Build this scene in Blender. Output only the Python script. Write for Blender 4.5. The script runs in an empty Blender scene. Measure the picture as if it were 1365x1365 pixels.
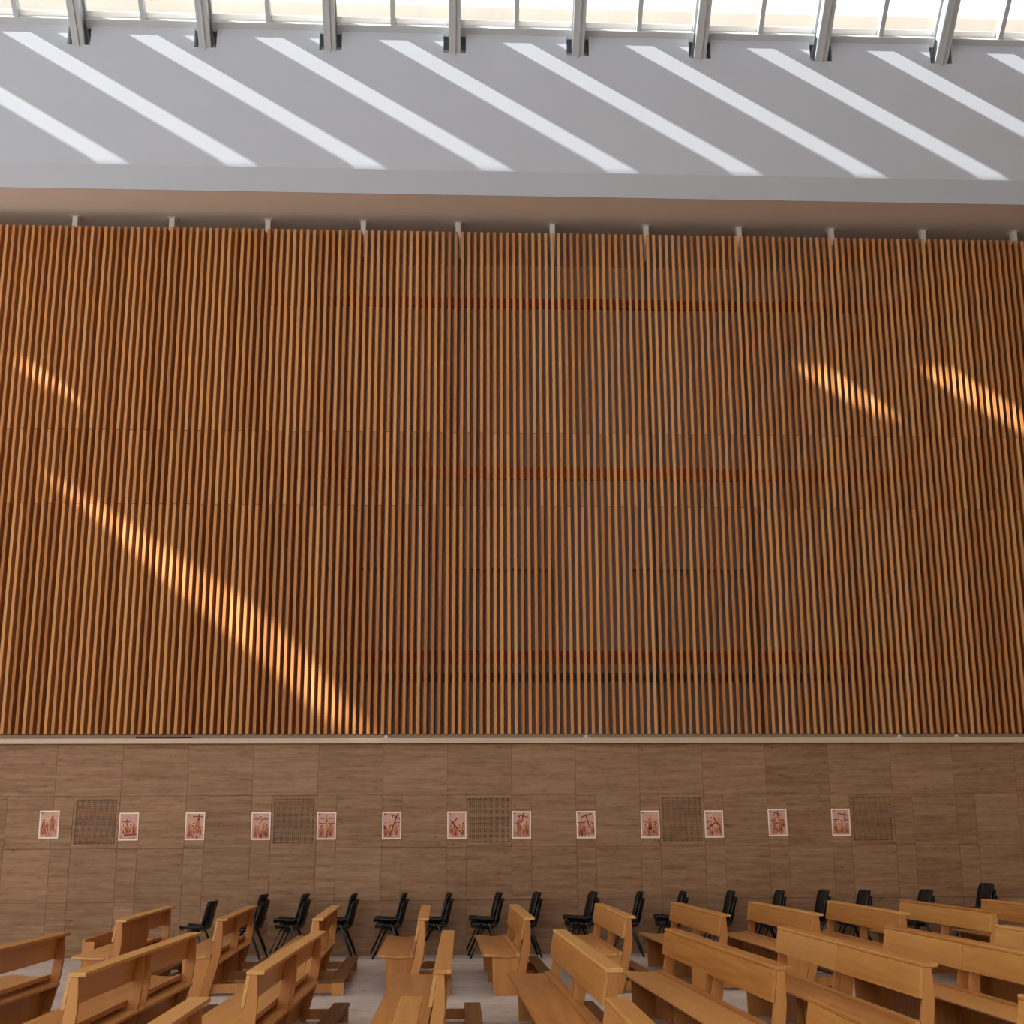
import bpy, bmesh, math, random
from mathutils import Vector, Matrix

# ------------------------------------------------------------------ camera, world, sun, exposure
S = bpy.context.scene
COL = S.collection
random.seed(7)

PITCH, YAW, ROLL = math.radians(14.0), math.radians(2.62), math.radians(-0.27)
fw = Vector((math.sin(YAW) * math.cos(PITCH), math.cos(YAW) * math.cos(PITCH), math.sin(PITCH)))
r0 = Vector((math.cos(YAW), -math.sin(YAW), 0))
u0 = r0.cross(fw)
rr = r0 * math.cos(ROLL) + u0 * math.sin(ROLL)
uu = u0 * math.cos(ROLL) - r0 * math.sin(ROLL)
cd = bpy.data.cameras.new('camera')
cd.sensor_width = 36.0
cd.lens = 36.0 * 1730.0 / 1365.0
cd.clip_end = 400
cam = bpy.data.objects.new('camera', cd)
COL.objects.link(cam)
cam.matrix_world = Matrix(((rr.x, uu.x, -fw.x, 0), (rr.y, uu.y, -fw.y, 0), (rr.z, uu.z, -fw.z, 1.745), (0, 0, 0, 1)))
S.camera = cam

w = bpy.data.worlds.new('daylight'); S.world = w; w.use_nodes = True
bg = w.node_tree.nodes['Background']
bg.inputs[0].default_value = (1.0, 0.99, 0.97, 1)
bg.inputs[1].default_value = 1.7

SUN = Vector((3.02, 1.0, -2.74))            # direction in which the sunlight travels
sl = bpy.data.lights.new('sun', 'SUN'); sl.energy = 15.0; sl.angle = math.radians(0.6); sl.color = (1.0, 0.96, 0.91)
so = bpy.data.objects.new('sun', sl); COL.objects.link(so)
so.rotation_euler = SUN.to_track_quat('-Z', 'Y').to_euler(); so.location = (-30, 5, 40)

vs = S.view_settings
vs.view_transform = 'Standard'; vs.look = 'None'; vs.gamma = 1.0; vs.use_curve_mapping = False
vs.exposure = 0.22
cy = S.cycles
cy.use_denoising = True
cy.max_bounces = 10; cy.diffuse_bounces = 6; cy.glossy_bounces = 3; cy.transparent_max_bounces = 16
cy.caustics_reflective = False; cy.caustics_refractive = False

D = 20.71                                   # front of the travertine wall

# ------------------------------------------------------------------ materials
def srgb(r, g, b):
    f = lambda c: (c / 255 / 12.92) if c / 255 <= 0.04045 else ((c / 255 + 0.055) / 1.055) ** 2.4
    return (f(r), f(g), f(b), 1)

class Mat:
    def __init__(s, name, rough=0.6, spec=0.3, metal=0.0):
        s.m = bpy.data.materials.new(name); s.m.use_nodes = True
        s.t = s.m.node_tree; s.b = s.t.nodes['Principled BSDF']
        s.b.inputs['Roughness'].default_value = rough
        s.b.inputs['Specular IOR Level'].default_value = spec
        s.b.inputs['Metallic'].default_value = metal
    def n(s, kind, **kw):
        x = s.t.nodes.new(kind)
        for k, v in kw.items(): setattr(x, k, v)
        return x
    def l(s, a, b): s.t.links.new(a, b)
    def math(s, op, a, b):
        x = s.n('ShaderNodeMath', operation=op)
        for i, v in enumerate((a, b)):
            if isinstance(v, (int, float)): x.inputs[i].default_value = v
            else: s.l(v, x.inputs[i])
        return x.outputs[0]
    def ramp(s, fac, stops):
        x = s.n('ShaderNodeValToRGB'); e = x.color_ramp.elements
        while len(e) < len(stops): e.new(0.5)
        for q, (p, c) in zip(e, stops): q.position = p; q.color = c
        s.l(fac, x.inputs[0]); return x.outputs[0]
    def coords(s, src, scale, rnd=0.0):
        if src == 'pos': o = s.n('ShaderNodeNewGeometry').outputs['Position']
        else: o = s.n('ShaderNodeTexCoord').outputs['Object']
        mp = s.n('ShaderNodeMapping'); mp.inputs['Scale'].default_value = scale; s.l(o, mp.inputs[0])
        if rnd:
            oi = s.n('ShaderNodeObjectInfo')
            k = s.math('MULTIPLY', oi.outputs['Random'], rnd)
            cx = s.n('ShaderNodeCombineXYZ'); s.l(k, cx.inputs[0]); s.l(k, cx.inputs[1]); s.l(k, cx.inputs[2])
            s.l(cx.outputs[0], mp.inputs['Location'])
        return mp.outputs[0]
    def noise(s, vec, scale=1.0, detail=4.0, rough=0.55):
        x = s.n('ShaderNodeTexNoise'); x.inputs['Scale'].default_value = scale
        x.inputs['Detail'].default_value = detail; x.inputs['Roughness'].default_value = rough
        s.l(vec, x.inputs['Vector']); return x.outputs['Fac']
    def bump(s, h, strength, dist=0.01):
        x = s.n('ShaderNodeBump'); x.inputs['Strength'].default_value = strength; x.inputs['Distance'].default_value = dist
        s.l(h, x.inputs['Height']); s.l(x.outputs[0], s.b.inputs['Normal'])

def paint(name, col, rough=0.7, spec=0.25, metal=0.0, var=0.04, scale=2.0):
    M = Mat(name, rough, spec, metal)
    f = M.noise(M.coords('pos', (1, 1, 1)), scale, 5)
    a = tuple(c * (1 - var) for c in col[:3]) + (1,); b = tuple(min(1, c * (1 + var)) for c in col[:3]) + (1,)
    M.l(M.ramp(f, [(0.3, a), (0.7, b)]), M.b.inputs['Base Color'])
    return M.m

def wood(name, dark, mid, light, axis, rough=0.45, spec=0.35, island=False, freq=1.0, spread=0.9):
    M = Mat(name, rough, spec)
    sc = {'y': (26, 1.3, 26), 'z': (30, 30, 0.9), 'x': (1.3, 26, 26)}[axis]
    sc = tuple(v * freq for v in sc)
    f = M.noise(M.coords('obj', sc, 40.0), 1.0, 5, 0.6)
    oi = M.n('ShaderNodeObjectInfo').outputs['Random']
    if island:
        isl = M.n('ShaderNodeNewGeometry').outputs['Random Per Island']
        oi = M.math('FRACT', M.math('ADD', M.math('MULTIPLY', oi, 7.31), M.math('MULTIPLY', isl, 3.7)), 0)
    tone = M.math('ADD', M.math('MULTIPLY', f, 0.55), M.math('MULTIPLY', M.math('SUBTRACT', oi, 0.5), spread * 0.5))
    M.l(M.ramp(tone, [(0.0, dark), (0.28, mid), (0.62, light)]), M.b.inputs['Base Color'])
    M.bump(f, 0.08, 0.004)
    return M.m

def travertine(name, base_dark, base_mid, base_light):
    M = Mat(name, 0.5, 0.3)
    v = M.coords('pos', (0.7, 1, 10.5), 9.0)
    f = M.noise(v, 1.6, 9, 0.62)
    v2 = M.coords('pos', (6, 6, 22), 5.0)
    f2 = M.noise(v2, 1.2, 6, 0.65)
    oi = M.n('ShaderNodeObjectInfo').outputs['Random']
    tone = M.math('ADD', M.math('MULTIPLY', f, 0.66), M.math('MULTIPLY', f2, 0.34))
    tone = M.math('ADD', tone, M.math('MULTIPLY', M.math('SUBTRACT', oi, 0.5), 0.08))
    c = M.ramp(tone, [(0.30, base_dark), (0.5, base_mid), (0.72, base_light)])
    pit = M.ramp(f2, [(0.29, (0.35, 0.3, 0.27, 1)), (0.36, (1, 1, 1, 1))])
    mx = M.n('ShaderNodeMix', data_type='RGBA', blend_type='MULTIPLY'); mx.inputs[0].default_value = 0.8
    M.l(c, mx.inputs[6]); M.l(pit, mx.inputs[7]); M.l(mx.outputs[2], M.b.inputs['Base Color'])
    M.bump(f2, 0.15, 0.004)
    return M.m

MT = {
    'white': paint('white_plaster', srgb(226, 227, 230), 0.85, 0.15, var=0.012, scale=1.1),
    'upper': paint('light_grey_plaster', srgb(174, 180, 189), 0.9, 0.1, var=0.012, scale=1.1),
    'soffit': paint('soffit_plaster', srgb(214, 204, 193), 0.85, 0.15, var=0.02),
    'concrete': paint('gallery_wall_plaster', srgb(196, 172, 156), 0.85, 0.15, var=0.06),
    'gallery_floor': paint('gallery_floor_stone', srgb(214, 200, 186), 0.7, 0.2),
    'recess': paint('recess_grey', srgb(184, 162, 147), 0.85, 0.1),
    'band': paint('gallery_band_dark', srgb(120, 104, 94), 0.85, 0.1),
    'vent_shade': paint('painted_vent_shade', srgb(58, 44, 38), 0.5, 0.3),  # shade of the recess behind the vent lattice, put in as colour
    'post_steel': paint('brown_grey_steel', srgb(128, 106, 92), 0.5, 0.3),
    'white_metal': paint('white_painted_steel', srgb(222, 218, 210), 0.4, 0.4),
    'grey_metal': paint('grey_painted_aluminium', srgb(170, 175, 178), 0.38, 0.45, var=0.02),
    'ledge_light': paint('ledge_light_metal', srgb(196, 172, 146), 0.45, 0.4, var=0.03),
    'ledge_grey': paint('ledge_grey_metal', srgb(140, 124, 104), 0.5, 0.3, var=0.05),
    'slat': wood('larch_slat_wood', srgb(142, 86, 44), srgb(184, 126, 74), srgb(208, 156, 100), 'z', 0.6, 0.2, island=True, spread=0.64),
    'rail': wood('rail_red_wood', srgb(126, 50, 16), srgb(160, 70, 26), srgb(180, 88, 36), 'x', 0.5, 0.25),
    'pew': wood('beech_pew_wood', srgb(168, 108, 50), srgb(200, 143, 76), srgb(220, 170, 102), 'y', 0.36, 0.45, spread=0.7),
    'pew_end': wood('beech_pew_end_wood', srgb(158, 96, 44), srgb(190, 130, 68), srgb(208, 154, 90), 'z', 0.4, 0.4, freq=0.5, spread=0.6),
    'seat': wood('worn_seat_wood', srgb(158, 100, 48), srgb(194, 138, 76), srgb(216, 166, 102), 'y', 0.32, 0.5, freq=0.6, spread=0.6),
    'kneeler': wood('worn_kneeler_wood', srgb(84, 52, 28), srgb(122, 80, 46), srgb(158, 112, 70), 'y', 0.5, 0.3),
    'travertine': travertine('travertine', srgb(112, 78, 53), srgb(143, 108, 78), srgb(168, 134, 101)),
    'joint': paint('joint_mortar', srgb(104, 76, 54), 0.9, 0.1),
    'floor': travertine('pale_floor_stone', srgb(164, 152, 144), srgb(193, 184, 177), srgb(212, 206, 200)),
    'plastic': paint('black_plastic', srgb(24, 23, 24), 0.42, 0.45),
    'black_metal': paint('black_metal', srgb(20, 20, 21), 0.35, 0.5),
    'paper': paint('white_paper', srgb(238, 226, 214), 0.8, 0.1, var=0.01),
    'print': paint('sepia_print_ground', srgb(204, 160, 142), 0.8, 0.1, var=0.14, scale=45),
    'ink': paint('sepia_print_dark', srgb(122, 62, 46), 0.8, 0.1, var=0.08, scale=40),
    'ink_mid': paint('sepia_print_mid', srgb(182, 118, 90), 0.8, 0.1, var=0.45, scale=70),
    'ink_light': paint('sepia_print_light', srgb(206, 154, 124), 0.8, 0.1, var=0.35, scale=60),
    'halo': paint('pale_print', srgb(228, 200, 182), 0.8, 0.1),
    'dark_board': paint('dark_red_board', srgb(74, 30, 20), 0.6, 0.2),
    'cream': paint('cream_render', srgb(222, 221, 217), 0.9, 0.1, var=0.06, scale=0.8),
}
def glass_mat():
    m = bpy.data.materials.new('thin_clear_glass'); m.use_nodes = True; t = m.node_tree; t.nodes.clear()
    o = t.nodes.new('ShaderNodeOutputMaterial'); mx = t.nodes.new('ShaderNodeMixShader')
    tr = t.nodes.new('ShaderNodeBsdfTransparent'); gl = t.nodes.new('ShaderNodeBsdfGlossy')
    lw = t.nodes.new('ShaderNodeLayerWeight'); pw = t.nodes.new('ShaderNodeMath'); pw.operation = 'POWER'; pw.inputs[1].default_value = 5.0
    t.links.new(lw.outputs['Facing'], pw.inputs[0]); fr = t.nodes.new('ShaderNodeMath'); fr.operation = 'MULTIPLY_ADD'; fr.inputs[1].default_value = 0.5; fr.inputs[2].default_value = 0.04; t.links.new(pw.outputs[0], fr.inputs[0])
    tr.inputs[0].default_value = (0.93, 0.94, 0.94, 1); gl.inputs['Roughness'].default_value = 0.02
    t.links.new(fr.outputs[0], mx.inputs[0]); t.links.new(tr.outputs[0], mx.inputs[1]); t.links.new(gl.outputs[0], mx.inputs[2])
    t.links.new(mx.outputs[0], o.inputs[0]); return m
MT['glass'] = glass_mat()
def frosted_mat():
    m = bpy.data.materials.new('frosted_white_glazing'); m.use_nodes = True; t = m.node_tree; t.nodes.clear()
    o = t.nodes.new('ShaderNodeOutputMaterial'); mx = t.nodes.new('ShaderNodeMixShader'); mx.inputs[0].default_value = 0.30
    a = t.nodes.new('ShaderNodeBsdfDiffuse'); b = t.nodes.new('ShaderNodeBsdfTranslucent')
    a.inputs[0].default_value = (.78, .78, .77, 1); b.inputs[0].default_value = (.85, .84, .82, 1)
    t.links.new(a.outputs[0], mx.inputs[1]); t.links.new(b.outputs[0], mx.inputs[2]); t.links.new(mx.outputs[0], o.inputs[0]); return m
MT['frosted'] = frosted_mat()

# ------------------------------------------------------------------ mesh helpers
class MB:
    def __init__(s): s.v = []; s.f = []
    def box(s, x0, x1, y0, y1, z0, z1):
        b = len(s.v)
        s.v += [(x0, y0, z0), (x1, y0, z0), (x1, y1, z0), (x0, y1, z0), (x0, y0, z1), (x1, y0, z1), (x1, y1, z1), (x0, y1, z1)]
        s.f += [tuple(b + i for i in q) for q in ((0, 3, 2, 1), (4, 5, 6, 7), (0, 1, 5, 4), (1, 2, 6, 5), (2, 3, 7, 6), (3, 0, 4, 7))]
        return s
    def prism(s, poly, a0, a1, axis='y'):
        """poly of 2D points, swept from a0 to a1 along an axis: y -> (x,z), x -> (y,z), z -> (x,y)"""
        P = {'y': lambda p, a: (p[0], a, p[1]), 'x': lambda p, a: (a, p[0], p[1]), 'z': lambda p, a: (p[0], p[1], a)}[axis]
        b = len(s.v); n = len(poly)
        s.v += [P(p, a0) for p in poly] + [P(p, a1) for p in poly]
        s.f += [tuple(b + i for i in range(n)), tuple(b + n + i for i in reversed(range(n)))]
        s.f += [(b + (i + 1) % n, b + i, b + n + i, b + n + (i + 1) % n) for i in range(n)]
        return s
    def tube(s, pts, r, k=8):
        pts = [Vector(p) for p in pts]; b = len(s.v)
        for i, p in enumerate(pts):
            d = (pts[min(i + 1, len(pts) - 1)] - pts[max(i - 1, 0)]).normalized()
            a = d.cross(Vector((0, 0, 1)) if abs(d.z) < 0.9 else Vector((1, 0, 0))).normalized(); c = d.cross(a)
            for j in range(k):
                t = 2 * math.pi * j / k; s.v.append(tuple(p + a * r * math.cos(t) + c * r * math.sin(t)))
        for i in range(len(pts) - 1):
            for j in range(k):
                s.f.append((b + i * k + j, b + i * k + (j + 1) % k, b + (i + 1) * k + (j + 1) % k, b + (i + 1) * k + j))
        s.f += [tuple(b + j for j in reversed(range(k))), tuple(b + (len(pts) - 1) * k + j for j in range(k))]
        return s
    def mesh(s, name, mat, bevel=0.0, smooth=False):
        me = bpy.data.meshes.new(name); me.from_pydata(s.v, [], s.f)
        bm = bmesh.new(); bm.from_mesh(me)
        bmesh.ops.recalc_face_normals(bm, faces=bm.faces)
        if bevel:
            ed = [e for e in bm.edges if len(e.link_faces) == 2 and e.calc_face_angle(0) > 0.5]
            bmesh.ops.bevel(bm, geom=ed, offset=bevel, segments=2, profile=0.6, affect='EDGES')
        bm.to_mesh(me); bm.free()
        if smooth:
            for p in me.polygons: p.use_smooth = True
        me.materials.append(MT[mat]); return me
    def build(s, name, mat, parent=None, bevel=0.0, smooth=False):
        return link(name, s.mesh(name, mat, bevel, smooth), parent)

def link(name, data, parent=None, loc=None):
    o = bpy.data.objects.new(name, data); COL.objects.link(o); o.parent = parent
    if loc is not None: o.location = loc
    return o
def tag(o, label=None, cat=None, group=None, kind=None):
    for k, v in (('label', label), ('category', cat), ('group', group), ('kind', kind)):
        if v: o[k] = v
    return o
def empty(name, loc=(0, 0, 0), rz=0.0):
    o = link(name, None, None, loc); o.rotation_euler = (0, 0, rz); o.empty_display_size = 0.2; return o
def copy_tree(o, parent=None):
    c = o.copy(); COL.objects.link(c); c.parent = parent
    for ch in list(o.children): copy_tree(ch, c)
    return c
ORD = ['first', 'second', 'third', 'fourth', 'fifth', 'sixth', 'seventh', 'eighth', 'ninth', 'tenth', 'eleventh', 'twelfth',
       'thirteenth', 'fourteenth', 'fifteenth', 'sixteenth', 'seventeenth', 'eighteenth', 'nineteenth', 'twentieth']

XL, XR = -24.0, 16.0                        # ends of the hall
# ------------------------------------------------------------------ floor
fl = tag(MB().box(XL, XR, -14, 24.0, -0.3, -0.012).build('floor', 'joint'), 'pale stone floor of large square slabs', kind='structure')
tile = MB().box(-0.745, 0.745, -0.745, 0.745, -0.012, 0.0).mesh('floor_tile', 'floor', 0.002)
for i in range(-6, 8):
    for j in range(10):
        link('floor_tile', tile, fl, (i * 1.5 + 0.15, 6.45 + j * 1.5, 0))
far = MB()
far.box(XL, XR, -14, 5.7, -0.012, 0); far.box(XL, -9.6, 5.7, 20.7, -0.012, 0); far.box(11.4, XR, 5.7, 20.7, -0.012, 0)
far.build('floor_slab', 'floor', fl)

# ------------------------------------------------------------------ travertine wall
wall = tag(MB().box(XL, XR, D + 0.03, D + 0.35, 0, 3.15).build('wall_travertine', 'joint'), 'lower wall clad in brown travertine panels', kind='structure')
CH = 3.15 / 4
PX0 = 0.068                                 # middle of the poster above which a narrow panel is centred
pm = {}
def panel(x0, x1, z0, z1):
    k = (round(x1 - x0, 3), round(z1 - z0, 3))
    if k not in pm:
        g = 0.0016
        pm[k] = MB().box(-k[0] / 2 + g, k[0] / 2 - g, 0, 0.03, -k[1] / 2 + g, k[1] / 2 - g).mesh('travertine_panel', 'travertine', 0.0015)
    link('travertine_panel', pm[k], wall, ((x0 + x1) / 2, D, (z0 + z1) / 2))
GR = [-6, -3, 0, 3, 6]                      # modules whose wide panel in the second course is a grille
MODS = range(-8, 11)
MODW = 1.0055
for m in MODS:
    xc = PX0 + m * MODW; a = xc - 0.152; b = xc + 0.152; c = a + MODW
    panel(a, c, 3 * CH, 4 * CH)
    for row in range(3):
        panel(a, b, row * CH, (row + 1) * CH)
        if not (row == 2 and m in [g for g in GR]): panel(b, c, row * CH, (row + 1) * CH)
rest = MB(); rest.box(XL, PX0 - 8 * MODW - 0.152, D, D + 0.03, 0, 3.15); rest.box(PX0 + 11 * MODW - 0.152, XR, D, D + 0.03, 0, 3.15)
rest.build('travertine_slab', 'travertine', wall)

# vent grilles in the second course
for k, m in enumerate(GR):
    xc = PX0 + m * MODW; b = xc + 0.152; c = xc - 0.152 + MODW; wd = c - b
    g = empty('vent_grille', ((b + c) / 2, D, 2 * CH))
    tag(g, ['square stone lattice vent between the first and second posters from the left',
            'square stone lattice vent to the right of the fourth poster, left of the hall middle',
            'square stone lattice vent near the middle of the wall, right of the diagonal cross poster',
            'square stone lattice vent between the tenth and eleventh posters',
            'square stone lattice vent to the right of the last poster'][k], 'vent', 'vent grilles in the travertine wall')
    fr = MB(); e = 0.045
    fr.box(-wd / 2 + .003, -wd / 2 + e, 0, 0.03, 0.003, CH - .003); fr.box(wd / 2 - e, wd / 2 - .003, 0, 0.03, 0.003, CH - .003)
    fr.box(-wd / 2 + e, wd / 2 - e, 0, 0.03, 0.003, 0.07); fr.box(-wd / 2 + e, wd / 2 - e, 0, 0.03, CH - 0.05, CH - .003)
    fr.build('grille_frame', 'travertine', g)
    lt = MB(); nx, nz = 20, 22
    for i in range(1, nx):
        x = -wd / 2 + e + (wd - 2 * e) * i / nx; lt.box(x - 0.0075, x + 0.0075, 0.004, 0.026, 0.07, CH - 0.05)
    for j in range(1, nz):
        z = 0.07 + (CH - 0.12) * j / nz; lt.box(-wd / 2 + e, wd / 2 - e, 0.005, 0.025, z - 0.0078, z + 0.0078)
    tag(lt.build('lattice', 'travertine', g), kind='stuff')
    MB().box(-wd / 2 + e, wd / 2 - e, 0.0275, 0.0295, 0.07, CH - 0.05).build('vent_shade_sheet', 'vent_shade', g)  # dark sheet standing in for the shade inside the lattice holes

# ------------------------------------------------------------------ ledge over the travertine
ld = tag(MB().box(XL, XR, D - 0.09, D + 0.35, 3.152, 3.232).build('trim_1', 'ledge_light', None, 0.006), 'thin pale metal ledge along the top of the travertine', kind='structure')
tag(MB().box(XL, XR, D + 0.02, D + 0.35, 3.232, 3.296).build('trim_2', 'ledge_grey'), 'narrow grey upstand between ledge and timber slats', kind='structure')
tag(MB().box(-4.92, -4.08, D - 0.075, D + 0.015, 3.234, 3.262).build('board', 'dark_board', None, 0.003),
    'short dark red board lying on the ledge under the slats', 'board')
for i, x in enumerate((-1.05, 2.1, 7.12, 8.05)):
    fx = empty('ledge_light', (x, D - 0.03, 3.233))
    MB().box(-0.05, 0.05, -0.03, 0.03, 0, 0.02).build('base', 'grey_metal', fx)
    MB().box(-0.018, 0.018, -0.02, 0.02, 0.02, 0.045).build('lens', 'white_metal', fx, 0.004)
    tag(fx, 'tiny white fixture on the ledge, %s from the left' % ORD[i], 'light fixture', 'small fixtures on the ledge')

# ------------------------------------------------------------------ gallery behind the slats
BW = 23.24; ZS = 12.243
tag(MB().box(XL, XR, D + 0.35, BW + 0.3, 3.0, 3.25).build('gallery_floor', 'gallery_floor'), 'stone gallery floor behind the slats', kind='structure')
bw = MB(); ops = [(-7.6, -5.4), (-4.6, -2.92 + 1.69), (0.13, 1.81), (3.25, 5.45), (6.66, 8.88)]
ops = [(-9.0, -7.3), (-5.9, -4.2), (-2.92, -1.23), (0.13, 1.81), (3.25, 5.45), (6.66, 8.88)]
x = XL
for a, b in ops:
    bw.box(x, a, BW, BW + 0.3, 3.0, 12.48); bw.box(a, b, BW, BW + 0.3, 6.48, 12.48); bw.box(a, b, BW, BW + 0.3, 3.0, 4.55); x = b
bw.box(x, XR, BW, BW + 0.3, 3.0, 12.48)
wb = tag(bw.build('wall_gallery', 'concrete'), 'grey gallery wall behind the slats', kind='structure')
for a, b in ops:
    MB().box(a, b, BW + 0.22, BW + 0.3, 4.5, 6.5).build('recess_back', 'recess', wb)
MB().box(XL, XR, BW - 0.12, BW, 4.42, 4.56).build('gallery_band', 'band', wb)  # darker band along the gallery wall

# ------------------------------------------------------------------ slat screen
scr = empty('slat_screen', (0, D - 0.05, 3.3))
tag(scr, 'tall screen of narrow vertical timber slats above the travertine wall', 'screen')
FIN = 0.1363                                # the slats stand slightly turned on plan
def slat_mesh(zj):
    m = MB(); wd, dp, H = 0.050, 0.2, 8.6; cz = math.cos(math.atan(FIN)); sz = math.sin(math.atan(FIN))
    for z0, z1 in ((0, zj - 3.3 - 0.004), (zj - 3.3 + 0.004, H)):
        q = [(-wd / 2, 0), (wd / 2, 0), (wd / 2, dp), (-wd / 2, dp)]
        q = [(x * cz + y * sz, -x * sz + y * cz) for x, y in q]
        m.prism(q, z0, z1, 'z')
    return m.mesh('slat', 'slat', 0.002)
sm = [slat_mesh(8.26), slat_mesh(7.0)]
PITCHX = 0.1109
for i in range(-165, 120):
    link('slat', sm[i % 2], scr, (i * PITCHX + random.uniform(-.001, .001), random.uniform(-.002, .002), 0))
for z0, z1 in ((10.60, 10.77), (7.52, 7.73), (4.44, 4.64)):
    MB().box(-18.4, 13.4, 0.215, 0.275, z0 - 3.3, z1 - 3.3).build('rail', 'rail', scr)
hd = MB().prism([(-0.045, -0.05), (0.045, -0.05), (0.045, 0.07), (-0.045, 0.07)], 11.55 - 3.3, ZS - 3.3, 'z').mesh('bracket', 'white_metal', 0.006)
ps = MB().box(-0.03, 0.03, -0.05, 0.05, 0, 11.55 - 3.3).mesh('post', 'post_steel', 0.004)
pl = MB().box(-0.08, 0.08, -0.09, 0.11, ZS - 3.3 - 0.012, ZS - 3.3).mesh('plate', 'white_metal')
for k in range(-11, 9):
    xx = 0.035 + 1.6635 * k
    b = link('bracket', hd, scr, (xx, 0.36, 0)); link('plate', pl, b); link('post', ps, scr, (xx, 0.36, 0))

# ------------------------------------------------------------------ bulkhead, upper wall, skylight
BS = 2.109
BX = [-0.046 + BS * k for k in range(-10, 7)]
NOTCH, WT = 0.19, 15.124
tag(MB().prism([(19.6, 12.483), (19.745, 12.12), (BW + 0.3, 12.12 + 0.0972 * (BW + 0.3 - 19.745)), (BW + 0.3, 12.9), (19.9, 12.9)], XL, XR, 'x').build('ceiling_soffit', 'soffit'),
    'soffit over the slat screen', kind='structure')
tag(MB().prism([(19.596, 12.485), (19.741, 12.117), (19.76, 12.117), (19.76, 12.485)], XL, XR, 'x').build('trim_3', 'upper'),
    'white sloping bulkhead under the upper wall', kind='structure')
uw = MB(); x = XL
for b in BX:
    uw.box(x, b - NOTCH, 19.6, 19.9, 12.485, WT); uw.box(b - NOTCH, b + NOTCH, 19.6, 19.9, 12.485, 14.70); x = b + NOTCH
uw.box(x, XR, 19.6, 19.9, 12.485, WT)
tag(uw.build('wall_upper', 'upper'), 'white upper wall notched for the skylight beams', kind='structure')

TS = 0.88; NL = math.hypot(1, TS)           # glass slope; glass line: z = 15.16 + TS * (19.75 - y)
GY0, GZ0 = 19.75, 15.16
dv = Vector((0, -1 / NL, TS / NL)); nv = Vector((0, TS / NL, 1 / NL))     # up the slope, out of the roof
def gp(x, wdist, n): return Vector((x, GY0, GZ0)) + dv * wdist + nv * n
def slope_box(m, x0, x1, w0, w1, n0, n1):
    b = len(m.v)
    for wv, n in ((w0, n0), (w1, n0), (w1, n1), (w0, n1)):
        m.v += [tuple(gp(x0, wv, n)), tuple(gp(x1, wv, n))]
    m.f += [(b + 0, b + 2, b + 4, b + 6), (b + 1, b + 7, b + 5, b + 3), (b, b + 1, b + 3, b + 2), (b + 2, b + 3, b + 5, b + 4), (b + 4, b + 5, b + 7, b + 6), (b + 6, b + 7, b + 1, b)]
    return m
W1 = (GY0 - 18.075) * NL                     # end of the clear glazing up the slope
sky = empty('window_1', (0, GY0, GZ0)); tag(sky, 'sloping skylight with grey beams and mullions', kind='structure')
def skp(m, name, mat, par=None, bevel=0.0):
    o = m.build(name, mat, None, bevel); o.parent = par or sky
    o.matrix_parent_inverse = Matrix.Translation((0, -GY0, -GZ0)); return o
for i, b in enumerate(BX):
    m = MB(); slope_box(m, b - 0.10, b + 0.10, -0.55, W1, -0.06, 0.05)
    if b > -13: slope_box(m, b - 0.06, b + 0.06, -0.55, W1, -0.36, -0.06); slope_box(m, b - 0.10, b + 0.10, -0.55, W1, -0.45, -0.36)  # unseen left beams kept shallow so the shaped sunbeams pass
    if b > -13: slope_box(m, b - 0.02, b + 0.02, -0.55, W1, -0.475, -0.45)
    skp(m, 'beam', 'grey_metal', None, 0.006)
    if i == len(BX) - 1: break
    mid = b + BS / 2
    skp(slope_box(MB(), mid - 0.04, mid + 0.04, 0.02, W1, -0.15, 0.02), 'mullion', 'grey_metal', None, 0.004)
    skp(slope_box(MB(), b + 0.10, b + BS - 0.10, 0.0, 0.16, -0.17, 0.03), 'sill_bar', 'grey_metal', None, 0.006)
    skp(slope_box(MB(), b + 0.10, b + BS - 0.10, 0.16, 0.25, -0.012, 0.012), 'spandrel_strip', 'frosted')
    for x0, x1 in ((b + 0.10, mid - 0.02), (mid + 0.02, b + BS - 0.10)):
        skp(slope_box(MB(), x0, x1, 0.24, W1, -0.006, 0.006), 'pane', 'glass')
# flashing that closes the joint between wall and glazing
tag(slope_box(MB(), XL, XR, -0.45, 0.02, 0.03, 0.05).build('trim_4', 'grey_metal'), 'flashing along the foot of the skylight', kind='structure')
tag(MB().box(XL, XR, 19.9, 20.2, 12.6, 14.95).build('wall_parapet', 'cream'), 'outer parapet behind the upper wall', kind='structure')

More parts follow.
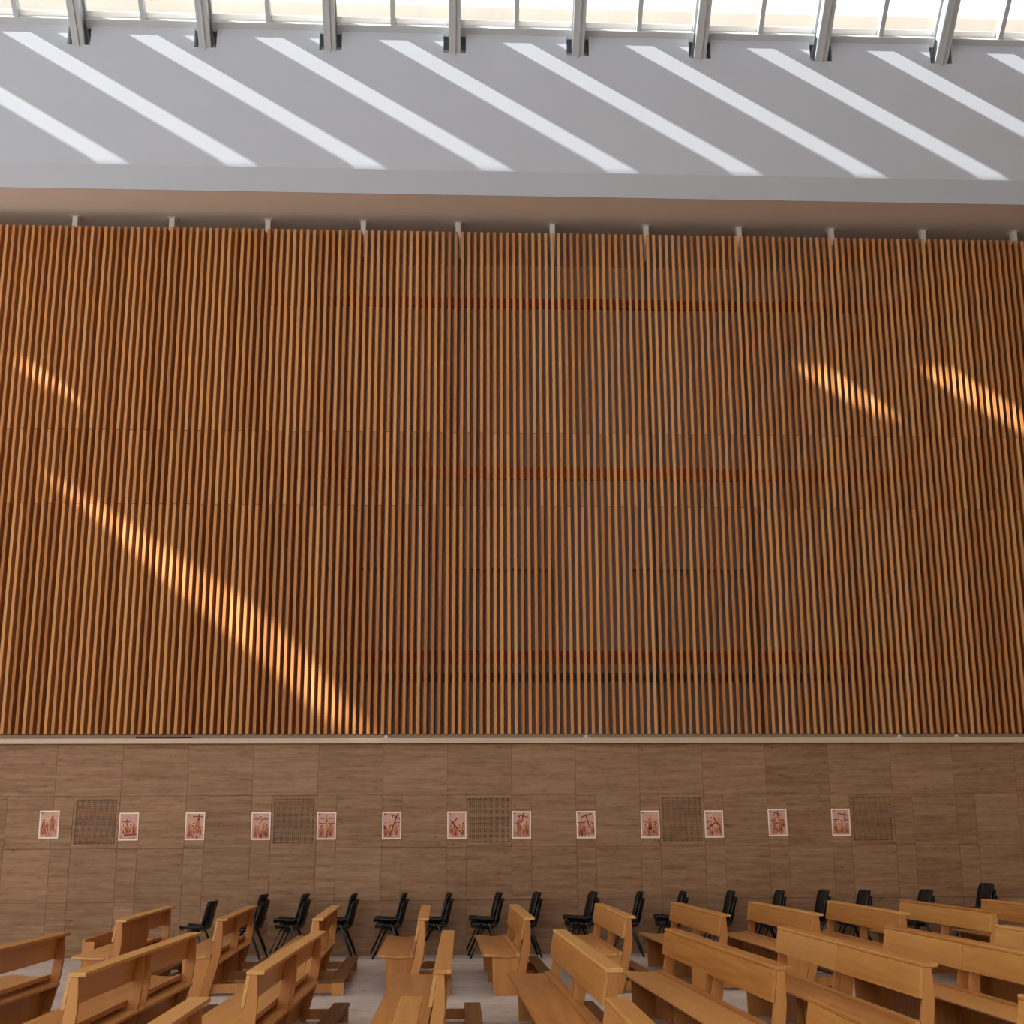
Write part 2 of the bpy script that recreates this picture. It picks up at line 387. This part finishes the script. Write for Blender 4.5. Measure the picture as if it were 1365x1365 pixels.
# unseen frosted sheet added up the slope, its openings cut to shape the sunbeams
HOLES = [  # outlines of the wanted sun patches on the slat plane
 [(5.63, 9.72), (6.09, 9.72), (6.53, 9.39), (6.97, 9.08), (7.42, 8.75), (7.66, 8.55), (7.17, 8.62), (6.74, 8.82), (6.29, 9.09), (5.85, 9.35), (5.60, 9.53)],
 [(7.82, 9.72), (8.28, 9.70), (8.75, 9.35), (9.2, 9.08), (9.63, 8.79), (10.13, 8.47), (10.85, 7.98), (10.82, 7.72), (10.08, 8.04), (9.58, 8.36), (9.15, 8.61), (8.71, 8.87), (8.24, 9.2), (7.82, 9.47)],
 [(-6.70, 7.53), (-6.31, 7.36), (-5.64, 6.95), (-4.98, 6.51), (-4.32, 6.08), (-3.65, 5.65), (-3.1, 5.27), (-2.44, 4.65), (-1.94, 4.08), (-1.58, 3.71), (-1.22, 3.32), (-1.62, 3.26), (-1.93, 3.5), (-2.41, 3.88), (-3.07, 4.47), (-3.62, 4.9), (-4.29, 5.45), (-4.95, 6.0), (-5.62, 6.6), (-6.3, 7.13), (-6.70, 7.46)],
 [(-7.4, 9.72), (-7.19, 9.6), (-6.97, 9.40), (-6.74, 9.24), (-6.52, 9.09), (-6.31, 8.9), (-6.10, 8.73), (-6.10, 8.6), (-6.5, 8.86), (-6.83, 9.0), (-7.15, 9.2), (-7.4, 9.35)],
]
def to_mask(X, z, Y=D - 0.05):
    t = (GZ0 + TS * (GY0 - Y) - z) / (-SUN.z - TS)
    yy = min(Y - t, 18.06)
    return (X - SUN.x * t, (GY0 - yy) * NL)
cu = bpy.data.curves.new('mask_outline', 'CURVE'); cu.dimensions = '2D'; cu.fill_mode = 'BOTH'; cu.extrude = 0.02
def spl(pts):
    s = cu.splines.new('POLY'); s.points.add(len(pts) - 1); s.use_cyclic_u = True
    for p, q in zip(s.points, pts): p.co = (q[0], q[1], 0, 1)
W2 = (GY0 - 14.0) * NL
spl([(XL, W1), (XR, W1), (XR, W2), (XL, W2)])
for h in HOLES: spl([to_mask(*p) for p in h])
tmp = bpy.data.objects.new('mask_tmp', cu); COL.objects.link(tmp)
dg = bpy.context.evaluated_depsgraph_get()
rm = bpy.data.meshes.new_from_object(tmp.evaluated_get(dg)); bpy.data.objects.remove(tmp); bpy.data.curves.remove(cu)
rm.materials.clear(); rm.materials.append(MT['frosted'])
ro = link('sunbeam_mask', rm)
ro.matrix_world = Matrix(((1, 0, 0, 0), (0, dv.y, nv.y, GY0), (0, dv.z, nv.z, GZ0), (0, 0, 0, 1)))
tag(ro, 'unseen frosted sheet added above the skylight to shape the sunbeams', kind='structure')
ZC = GZ0 + TS * (GY0 - 14.0)
tag(MB().box(XL, XR, -14, 14.0, ZC - 0.02, ZC + 0.3).build('ceiling', 'white'), 'high white ceiling of the hall', kind='structure')
tag(MB().box(XR, XR + 0.3, -14, 24, -0.3, ZC + 0.3).build('added_wall_right', 'travertine'), 'unseen stone wall added on the right to dim the side light', kind='structure')  # unseen, added to cut light from the right; stone bounces less
tag(MB().box(XL - 0.3, XL, -14, 24, 9.0, ZC + 0.3).build('added_wall_left', 'white'), 'unseen white wall added high on the left to block the sun', kind='structure')  # unseen, added to keep direct sun out; open below for daylight
fw_ = MB(); fw_.box(4, XR, -14.3, -14, -0.3, ZC + 0.3)  # unseen, added to close the right part so light enters front-left
tag(fw_.build('added_wall_front', 'white'), 'unseen white wall added behind the viewer, left side open for light', kind='structure')

# ------------------------------------------------------------------ outside, seen through the skylight
ex = tag(MB().box(-20, 24, 27.0, 27.4, 8, 22.6).build('wall_outside', 'cream'), 'cream wall of the building outside the skylight', kind='structure')
rnd = random.Random(3)
for k in range(16):
    x0 = -14 + k * 2.1 + rnd.uniform(-.5, .5); lean = rnd.choice((-1, 1)) * rnd.uniform(.5, 1.4); wd = rnd.uniform(.12, .35)
    MB().prism([(x0 - wd, 20.7), (x0 + wd, 20.7), (x0 + lean + wd, 25.5), (x0 + lean - wd, 25.5)], 26.3, 26.6).build('sun_patch_bar', 'cream', ex)  # invented slanting bars, put in for the sun patches on this wall
MB().box(-20, 24, 26.1, 27.0, 20.2, 20.75).build('cornice', 'cream', ex)

# ------------------------------------------------------------------ posters
# strokes: thick dark lines (x0,y0,x1,y1,width); figures: (x, base, top, width, tone); picture coordinates 0..1
POST = [
 ('poster of two standing robed figures with haloes, leftmost on the wall', [(.10, .35, .16, .62, .05), (.62, .62, .66, .74, .05)],
  [(.22, .08, .70, .30, 1), (.36, .30, .74, .18, 0), (.68, .22, .84, .34, 1), (.45, .02, .34, .26, 2)]),
 ('poster of a tomb scene with a small distant cross, right of the first vent', [(.12, .70, .62, .70, .05), (.38, .62, .38, .80, .05), (.25, .16, .98, .18, .07), (.78, .22, .80, .40, .07)],
  [(.20, .18, .58, .22, 0), (.42, .2, .62, .22, 1), (.60, .2, .60, .2, 0), (.82, .2, .62, .26, 1)]),
 ('poster of a figure lowered from a tall cross, third from the left', [(.35, .88, .98, .88, .05), (.72, .72, .72, .98, .06), (.62, .02, .66, .12, .1)],
  [(.18, .04, .62, .24, 1), (.40, .04, .66, .28, 0), (.66, .2, .80, .34, 1), (.84, .06, .62, .2, 0)]),
 ('poster of a cross with broad arms over a crowd, left of the second vent', [(.10, .78, .40, .78, .05), (.58, .78, .92, .78, .05), (.50, .02, .52, .18, .12)],
  [(.20, .03, .50, .24, 1), (.42, .08, .64, .28, 0), (.64, .03, .60, .22, 1), (.84, .03, .56, .24, 1), (.5, .62, .9, .12, 0)]),
 ('poster of outstretched arms on a wide cross, right of the second vent', [(.08, .80, .40, .79, .05), (.62, .79, .96, .80, .05), (.06, .60, .48, .58, .05), (.58, .58, .98, .61, .05), (.52, .02, .52, .22, .1)],
  [(.22, .03, .52, .34, 1), (.50, .1, .62, .22, 0), (.74, .03, .54, .34, 1), (.50, .62, .92, .16, 0)]),
 ('poster of a haloed figure under a steep diagonal cross, sixth from the left', [(.40, .10, .84, .96, .07), (.42, .94, .98, .76, .06), (.06, .50, .1, .34, .1), (.70, .60, .98, .62, .05)],
  [(.16, .04, .48, .24, 1), (.54, .2, .86, .3, 0), (.40, .04, .5, .26, 1), (.78, .1, .48, .2, 1)]),
 ('poster of a fallen cross lying diagonally across the picture, left of the middle vent', [(.12, .70, .86, .10, .07), (.20, .56, .56, .80, .06)],
  [(.14, .16, .58, .22, 1), (.36, .05, .5, .32, 1), (.62, .3, .58, .28, 0), (.88, .12, .60, .18, 1)]),
 ('poster of a standing robed figure beside an upright cross, right of the middle vent', [(.52, .60, .62, .98, .06), (.28, .90, .92, .80, .05), (.04, .58, .34, .58, .04)],
  [(.36, .04, .86, .30, 1), (.60, .06, .56, .2, 0), (.80, .06, .62, .32, 1), (.1, .03, .28, .2, 0)]),
 ('poster of a leaning T-shaped cross above a crowd, ninth from the left', [(.20, .80, .84, .94, .07), (.50, .88, .72, .38, .07), (.04, .58, .5, .60, .05)],
  [(.16, .05, .54, .26, 1), (.36, .06, .56, .28, 1), (.62, .05, .44, .24, 0), (.88, .1, .58, .22, 1)]),
 ('poster of a frontal figure with spread arms, left of the fourth vent', [(.04, .64, .30, .58, .05), (.66, .58, .98, .64, .05)],
  [(.50, .30, .86, .24, 1), (.18, .03, .54, .26, 0), (.46, .04, .46, .3, 1), (.80, .05, .52, .3, 1)]),
 ('poster of a figure dragging a long dark cross, right of the fourth vent', [(.04, .28, .56, .56, .07), (.44, .80, .78, .44, .06), (.02, .58, .22, .60, .04)],
  [(.34, .3, .80, .24, 0), (.30, .05, .46, .3, 1), (.62, .1, .56, .28, 0), (.80, .08, .74, .28, 1)]),
 ('poster of two upright figures facing each other under a cross, twelfth from the left', [(.24, .92, .60, .84, .06), (.52, .66, .54, .98, .06), (.06, .58, .3, .62, .05)],
  [(.30, .06, .84, .32, 1), (.66, .05, .82, .32, 1), (.48, .04, .5, .16, 0), (.84, .3, .62, .16, 1)]),
 ('poster of a tall cross above soldiers and kneeling women, rightmost on the wall', [(.34, .86, .92, .78, .06), (.72, .56, .76, .92, .06), (.04, .60, .36, .61, .05), (.70, .58, .94, .60, .05)],
  [(.14, .04, .56, .24, 1), (.52, .3, .62, .22, 0), (.56, .03, .34, .26, 1), (.84, .04, .46, .24, 1), (.34, .04, .48, .2, 0)]),
]
PW, PH = 0.297, 0.415
def put_print(par, name, mat, fill, y):
    m = MB(); fill(m)
    if not m.v: return
    me = m.mesh(name, mat); o = link(name, me, par, (0, y, 0))
    if name in ('shading_print', 'drapery_print'): tag(o, kind='stuff')
for k, (lab, strokes, figs) in enumerate(POST):
    px = PX0 + (k - 6) * MODW * 0.9995 - (0.2 if k == 0 else 0)
    pz = 1.905 + (0.035 if k == 0 else (0.02 if k > 10 else 0))
    po = empty('poster', (px, D - 0.004, pz)); po.rotation_euler = (0, math.radians(rnd.uniform(-.6, .6)), 0)
    tag(po, lab, 'poster', 'posters along the travertine wall')
    MB().box(-PW / 2, PW / 2, -0.002, 0.003, -PH / 2, PH / 2).build('sheet', 'paper', po)
    bx, bz = 0.018, 0.02; iw, ih = PW - 2 * bx, PH - 2 * bz
    MB().box(-iw / 2, iw / 2, -0.0028, -0.002, -ih / 2, ih / 2).build('picture', 'print', po)
    U = lambda x, y: (-iw / 2 + x * iw, -ih / 2 + y * ih)
    rk = random.Random(100 + k)
    def figpoly(f):
        x, b0, t0, wd, tone = f; hgt = t0 - b0; P = []
        for q, s in ((0, .42), (.12, .52), (.35, .44), (.62, .5), (.78, .36), (.84, .14)): P.append((x + wd * s * rk.uniform(.85, 1.15), b0 + hgt * q))
        for q, s in ((.84, .14), (.78, .36), (.62, .48), (.35, .4), (.12, .5), (0, .46)): P.append((x - wd * s * rk.uniform(.85, 1.15), b0 + hgt * q))
        return [U(min(.995, max(.005, a)), c) for a, c in P]
    def headpoly(f, grow):
        x, b0, t0, wd, tone = f; r = (0.045 + 0.03 * wd) * grow
        return [U(min(.99, max(.01, x + r * 1.2 * math.cos(a * math.pi / 5))), min(.99, t0 - 0.03 + r * .9 * math.sin(a * math.pi / 5))) for a in range(10)]
    put_print(po, 'halo_print', 'halo', lambda m: [m.prism(headpoly(f, 1.5), -0.0003, 0) for f in figs if f[4] == 0], -0.003)
    put_print(po, 'figure_print', 'ink_mid', lambda m: [m.prism(figpoly(f), -0.0003, 0) for f in figs if f[4] == 1], -0.0033)
    put_print(po, 'figure_print', 'ink_light', lambda m: [m.prism(figpoly(f), -0.0003, 0) for f in figs if f[4] != 1], -0.0036)
    def fold(m):
        for f in figs:
            for q in range(5):
                x = f[0] + f[3] * rk.uniform(-.35, .35); z0 = f[1] + (f[2] - f[1]) * rk.uniform(.02, .3); z1 = z0 + (f[2] - f[1]) * rk.uniform(.15, .45)
                a = U(x, z0); b = U(x + rk.uniform(-.06, .06), z1); t = 0.004
                m.prism([(a[0] - t, a[1]), (a[0] + t, a[1]), (b[0] + t * .5, b[1]), (b[0] - t * .5, b[1])], -0.0003, 0)
            m.prism(headpoly(f, .75), -0.0003, 0)
        m.prism([U(.03, .94), U(.13, .94), U(.13, .985), U(.03, .985)], -0.0003, 0)
    def blots(n, lo, hi):
        def f(m):
            for q in range(n):
                cx, cy2 = rk.uniform(.06, .94), rk.uniform(lo, hi); a0 = rk.uniform(0, 6.28)
                P = [U(min(.99, max(.01, cx + rk.uniform(.02, .07) * math.cos(a0 + a * 1.2566))), min(.98, max(.01, cy2 + rk.uniform(.015, .06) * math.sin(a0 + a * 1.2566)))) for a in range(5)]
                m.prism(P, -0.0003, 0)
        return f
    put_print(po, 'shading_print', 'ink_light', blots(14, .05, .62), -0.0037)
    put_print(po, 'shading_print', 'ink_mid', blots(16, .03, .6), -0.0038)
    put_print(po, 'drapery_print', 'ink', fold, -0.0039)
    def cross(m):
        for x0, y0, x1, y1, t in strokes:
            a, b = Vector(U(x0, y0)), Vector(U(x1, y1)); d = (b - a).normalized(); n = Vector((-d.y, d.x)) * t * iw / 2
            m.prism([tuple(a - n), tuple(b - n), tuple(b + n), tuple(a + n)], -0.0003, 0)
    put_print(po, 'cross_print', 'ink', cross, -0.0042)

# ------------------------------------------------------------------ pews
def pew_proto(L, ups, splits, closed=None):
    """x = 0 at the back edge of the top rail, y along the pew from the near end, seat towards -x"""
    p = empty('pew')
    cuts = [0.0] + splits + [L]
    for a, b in zip(cuts[:-1], cuts[1:]):
        MB().prism([(0, .812), (.002, .84), (-.118, .842), (-.126, .83), (-.122, .812)], a + .001, b - .003).build('top_rail', 'pew', p, 0.004)
        MB().prism([(-.098, .811), (-.124, .811), (-.158, .60), (-.132, .596)], a + .012, b - .012).build('backrest', 'pew', p, 0.003)
    st = [(-.575, .418), (-.588, .432), (-.575, .447), (-.53, .449), (-.46, .441), (-.38, .432), (-.30, .429), (-.215, .434),
          (-.215, .41), (-.30, .404), (-.38, .406), (-.46, .412), (-.53, .416)]
    MB().prism(st, -0.005, L + .005).build('seat', 'seat', p, 0.003, True)
    MB().prism([(-.213, .412), (-.213, .448), (-.165, .452), (-.165, .412)], 0, L).build('seat_back_strip', 'seat', p, 0.003)
    up = [(-.05, .812), (-.044, .70), (-.044, .58), (-.060, .44), (-.09, .30), (-.13, .15), (-.172, 0), (-.268, 0), (-.226, .15),
          (-.19, .30), (-.160, .42), (-.130, .58), (-.114, .70), (-.098, .812)]
    lg = [(-.47, 0), (-.27, 0), (-.228, .15), (-.192, .30), (-.168, .41), (-.48, .41)]
    for y in ups:
        MB().prism(up, y, y + .018).prism(up, y + .024, y + .042).build('upright', 'pew_end', p, 0.0025)
        MB().prism(lg, y + .004, y + .036).build('leg', 'pew_end', p, 0.003)
    MB().box(-.30, -.055, .04, L - .04, .352, .375).build('book_shelf', 'pew', p, 0.003)
    MB().box(-.245, -.222, .045, L - .045, .04, .352).build('back_panel', 'pew_end', p)
    if closed:
        MB().prism([(-.062, .40), (-.052, .805), (-.072, .805), (-.086, .40)], closed[0], closed[1]).build('closing_panel', 'pew_end', p)
    kb = MB().box(.10, .255, .05, L - .05, .145, .175).build('kneeler', 'kneeler', p, 0.005)
    for y in (.07, L / 2, L - .13):
        MB().box(.108, .247, y, y + .05, 0, .145).build('kneeler_foot', 'pew_end', kb, 0.003)
        MB().box(-.19, .108, y + .005, y + .045, .03, .125).build('kneeler_arm', 'pew_end', kb, 0.003)
    return p
L1, L2 = 2.95, 3.92
protoF = pew_proto(L1, [.01, L1 / 2 - .02, L1 - .05], [])
protoC = pew_proto(L1, [.01, L1 / 2 - .02, L1 - .05], [], (.05, L1 / 2 - .02))
protoN = pew_proto(L2, [.01, L2 / 2 - .14, L2 / 2 + .10, L2 - .05], [])
protoS = pew_proto(L2, [.01, L2 / 2 - .14, L2 / 2 + .10, L2 - .05], [L2 / 2])
used = {}
def place_pew(pr, x, y, ang, label, group):
    o = copy_tree(pr) if used.get(pr.name) else pr
    used[pr.name] = True
    o.location = (x, y, 0); o.rotation_euler = (0, 0, -math.radians(ang)); tag(o, label, 'pew', group)
ROWF = [(-3.68, 15.56, -1.2), (-2.56, 15.6, -1.4), (-1.46, 15.52, -0.9), (-0.26, 15.42, -0.5), (0.94, 15.42, -0.8), (2.11, 15.5, -0.7),
        (3.24, 15.66, -1.8), (4.35, 15.72, -2.2), (5.41, 15.8, -0.8), (6.56, 15.94, -2.2), (7.70, 15.9, -1.8)]
for i, (x, y, a) in enumerate(ROWF):
    place_pew(protoC if i == 0 else protoF, x, y, a,
              'pale wooden pew with a partly closed back, leftmost of the row nearest the stone wall' if i == 0 else
              ('pale wooden pew cut by the right edge, last in the row nearest the stone wall' if i == 10 else
               'pale wooden pew, %s from the left in the row nearest the stone wall' % ORD[i]), 'pews in the row nearest the wall')
ROWN = [(-3.82, 9.66, 1.1), (-2.52, 9.57, 1.0), (-1.30, 9.60, 0.9), (0.0, 9.52, 0.4), (1.20, 9.52, -1.1), (2.40, 9.58, -2.3), (3.50, 9.70, -1.3),
        (4.62, 9.72, -1.6), (5.76, 9.70, -1.6)]
for i, (x, y, a) in enumerate(ROWN):
    place_pew(protoS if i in (6, 7, 8) else protoN, x, y, a,
              ['long wooden pew cut by the left edge, first of the middle row', None, None,
               'long wooden pew seen end-on in the middle row, just left of the hall middle'][i] if i in (0, 3) else
              ('long wooden pew with a split top rail, %s from the left in the middle row' % ORD[i] if i in (6, 7, 8)
               else 'long wooden pew with one continuous rail, %s from the left in the middle row' % ORD[i]), 'long pews in the middle row')
ROWM = [(-2.60, 8.09), (-1.40, 8.10), (-0.17, 8.03), (1.01, 7.90), (2.17, 7.84), (3.40, 7.84)]
for i, (x, yf) in enumerate(ROWM):
    place_pew(protoN, x, yf - L2, 0.0, 'wooden pew whose far end peeks in at the bottom edge, %s from the left' % ORD[i], 'nearest pews at the bottom edge')
fp = empty('front_panel', (-4.50, 16.9, 0), math.radians(1.2))
MB().box(-.015, .015, 0, 1.55, 0.04, .53).build('board', 'pew_end', fp, 0.004)
for y in (.0, 1.51): MB().box(.015, .13, y, y + .04, 0, .50).build('end_board', 'pew_end', fp, 0.003)
tag(fp, 'low wooden panel standing in front of the leftmost pew by the stone wall', 'panel')

# ------------------------------------------------------------------ chairs along the wall
def chair_proto():
    c = empty('stacking_chair')
    prof = [(-.225, .425), (-.20, .445), (-.12, .44), (-.02, .428), (.08, .425), (.135, .445), (.165, .50), (.185, .58), (.205, .67), (.225, .75), (.245, .81), (.262, .83)]
    m = MB(); n = 9; V = []
    for i, (x, z) in enumerate(prof):
        q = i / (len(prof) - 1)
        hw = 0.225 + 0.015 * math.sin(q * math.pi) - (0.05 * max(0, (q - .8) / .2) ** 2)
        for j in range(n):
            t = -1 + 2 * j / (n - 1); cup = 0.05 * t ** 4 + 0.012 * t * t
            V.append((x - (cup if q > .5 else 0), t * hw, z + (cup * .8 if q <= .5 else 0)))
    th = 0.020; k = len(V); m.v = V[:]
    for i, v in enumerate(V):
        ii = i // n; a = Vector(prof[max(0, ii - 1)]); b = Vector(prof[min(len(prof) - 1, ii + 1)]); d = (b - a).normalized()
        m.v.append((v[0] + d.y * th, v[1], v[2] - d.x * th))
    R = len(prof)
    for i in range(R - 1):
        for j in range(n - 1):
            a = i * n + j; m.f.append((a, a + 1, a + n + 1, a + n)); m.f.append((k + a, k + a + n, k + a + n + 1, k + a + 1))
    for i in range(R - 1):
        for j in (0, n - 1): a = i * n + j; m.f.append((a, a + n, k + a + n, k + a))
    for i in (0, R - 1):
        for j in range(n - 1): a = i * n + j; m.f.append((a, a + 1, k + a + 1, k + a))
    m.build('shell', 'plastic', c, 0, True)
    for s in (-1, 1):
        MB().tube([(-.05, s * .14, .405), (-.07, s * .24, .39), (-.25, s * .262, .0)], .015).build('leg', 'black_metal', c, 0, True)
        MB().tube([(.03, s * .14, .405), (.05, s * .24, .39), (.22, s * .262, .0)], .015).build('leg', 'black_metal', c, 0, True)
        MB().tube([(-.12, s * .14, .405), (.06, s * .14, .405)], .011).build('side_bar', 'black_metal', c, 0, True)
    MB().tube([(-.02, -.14, .405), (-.02, .14, .405)], .011).build('cross_bar', 'black_metal', c, 0, True)
    return c
ch0 = chair_proto(); first = True
STK = [(-3.74, 1), (-2.99, 2), (-2.38, 2), (-1.66, 2), (-0.92, 2), (-0.25, 2), (0.50, 2), (1.08, 2), (1.93, 2), (2.62, 2), (3.28, 2), (4.02, 2),
       (4.76, 2), (5.44, 2), (6.08, 2), (7.02, 2), (8.0, 3)]
for i, (x, n) in enumerate(STK):
    for k in range(n):
        o = ch0 if first else copy_tree(ch0); first = False
        o.location = (x + (0.012 - 0.024 * k if n > 1 else 0), 20.26 + 0.02 * ((i * 7) % 3 - 1), 0.088 * k)
        o.rotation_euler = (0, 0, math.radians(((i * 37) % 9 - 4) * 1.2))
        pos = 'single' if n == 1 else ('upper', 'lower')[1 - k] if n == 2 else ('bottom', 'middle', 'top')[k]
        lab = 'single black plastic chair, leftmost along the stone wall' if n == 1 else \
              '%s black plastic chair of the %s chair stack from the left by the wall' % (pos, ORD[i - 1])
        tag(o, lab, 'chair', 'stacking chairs along the wall')
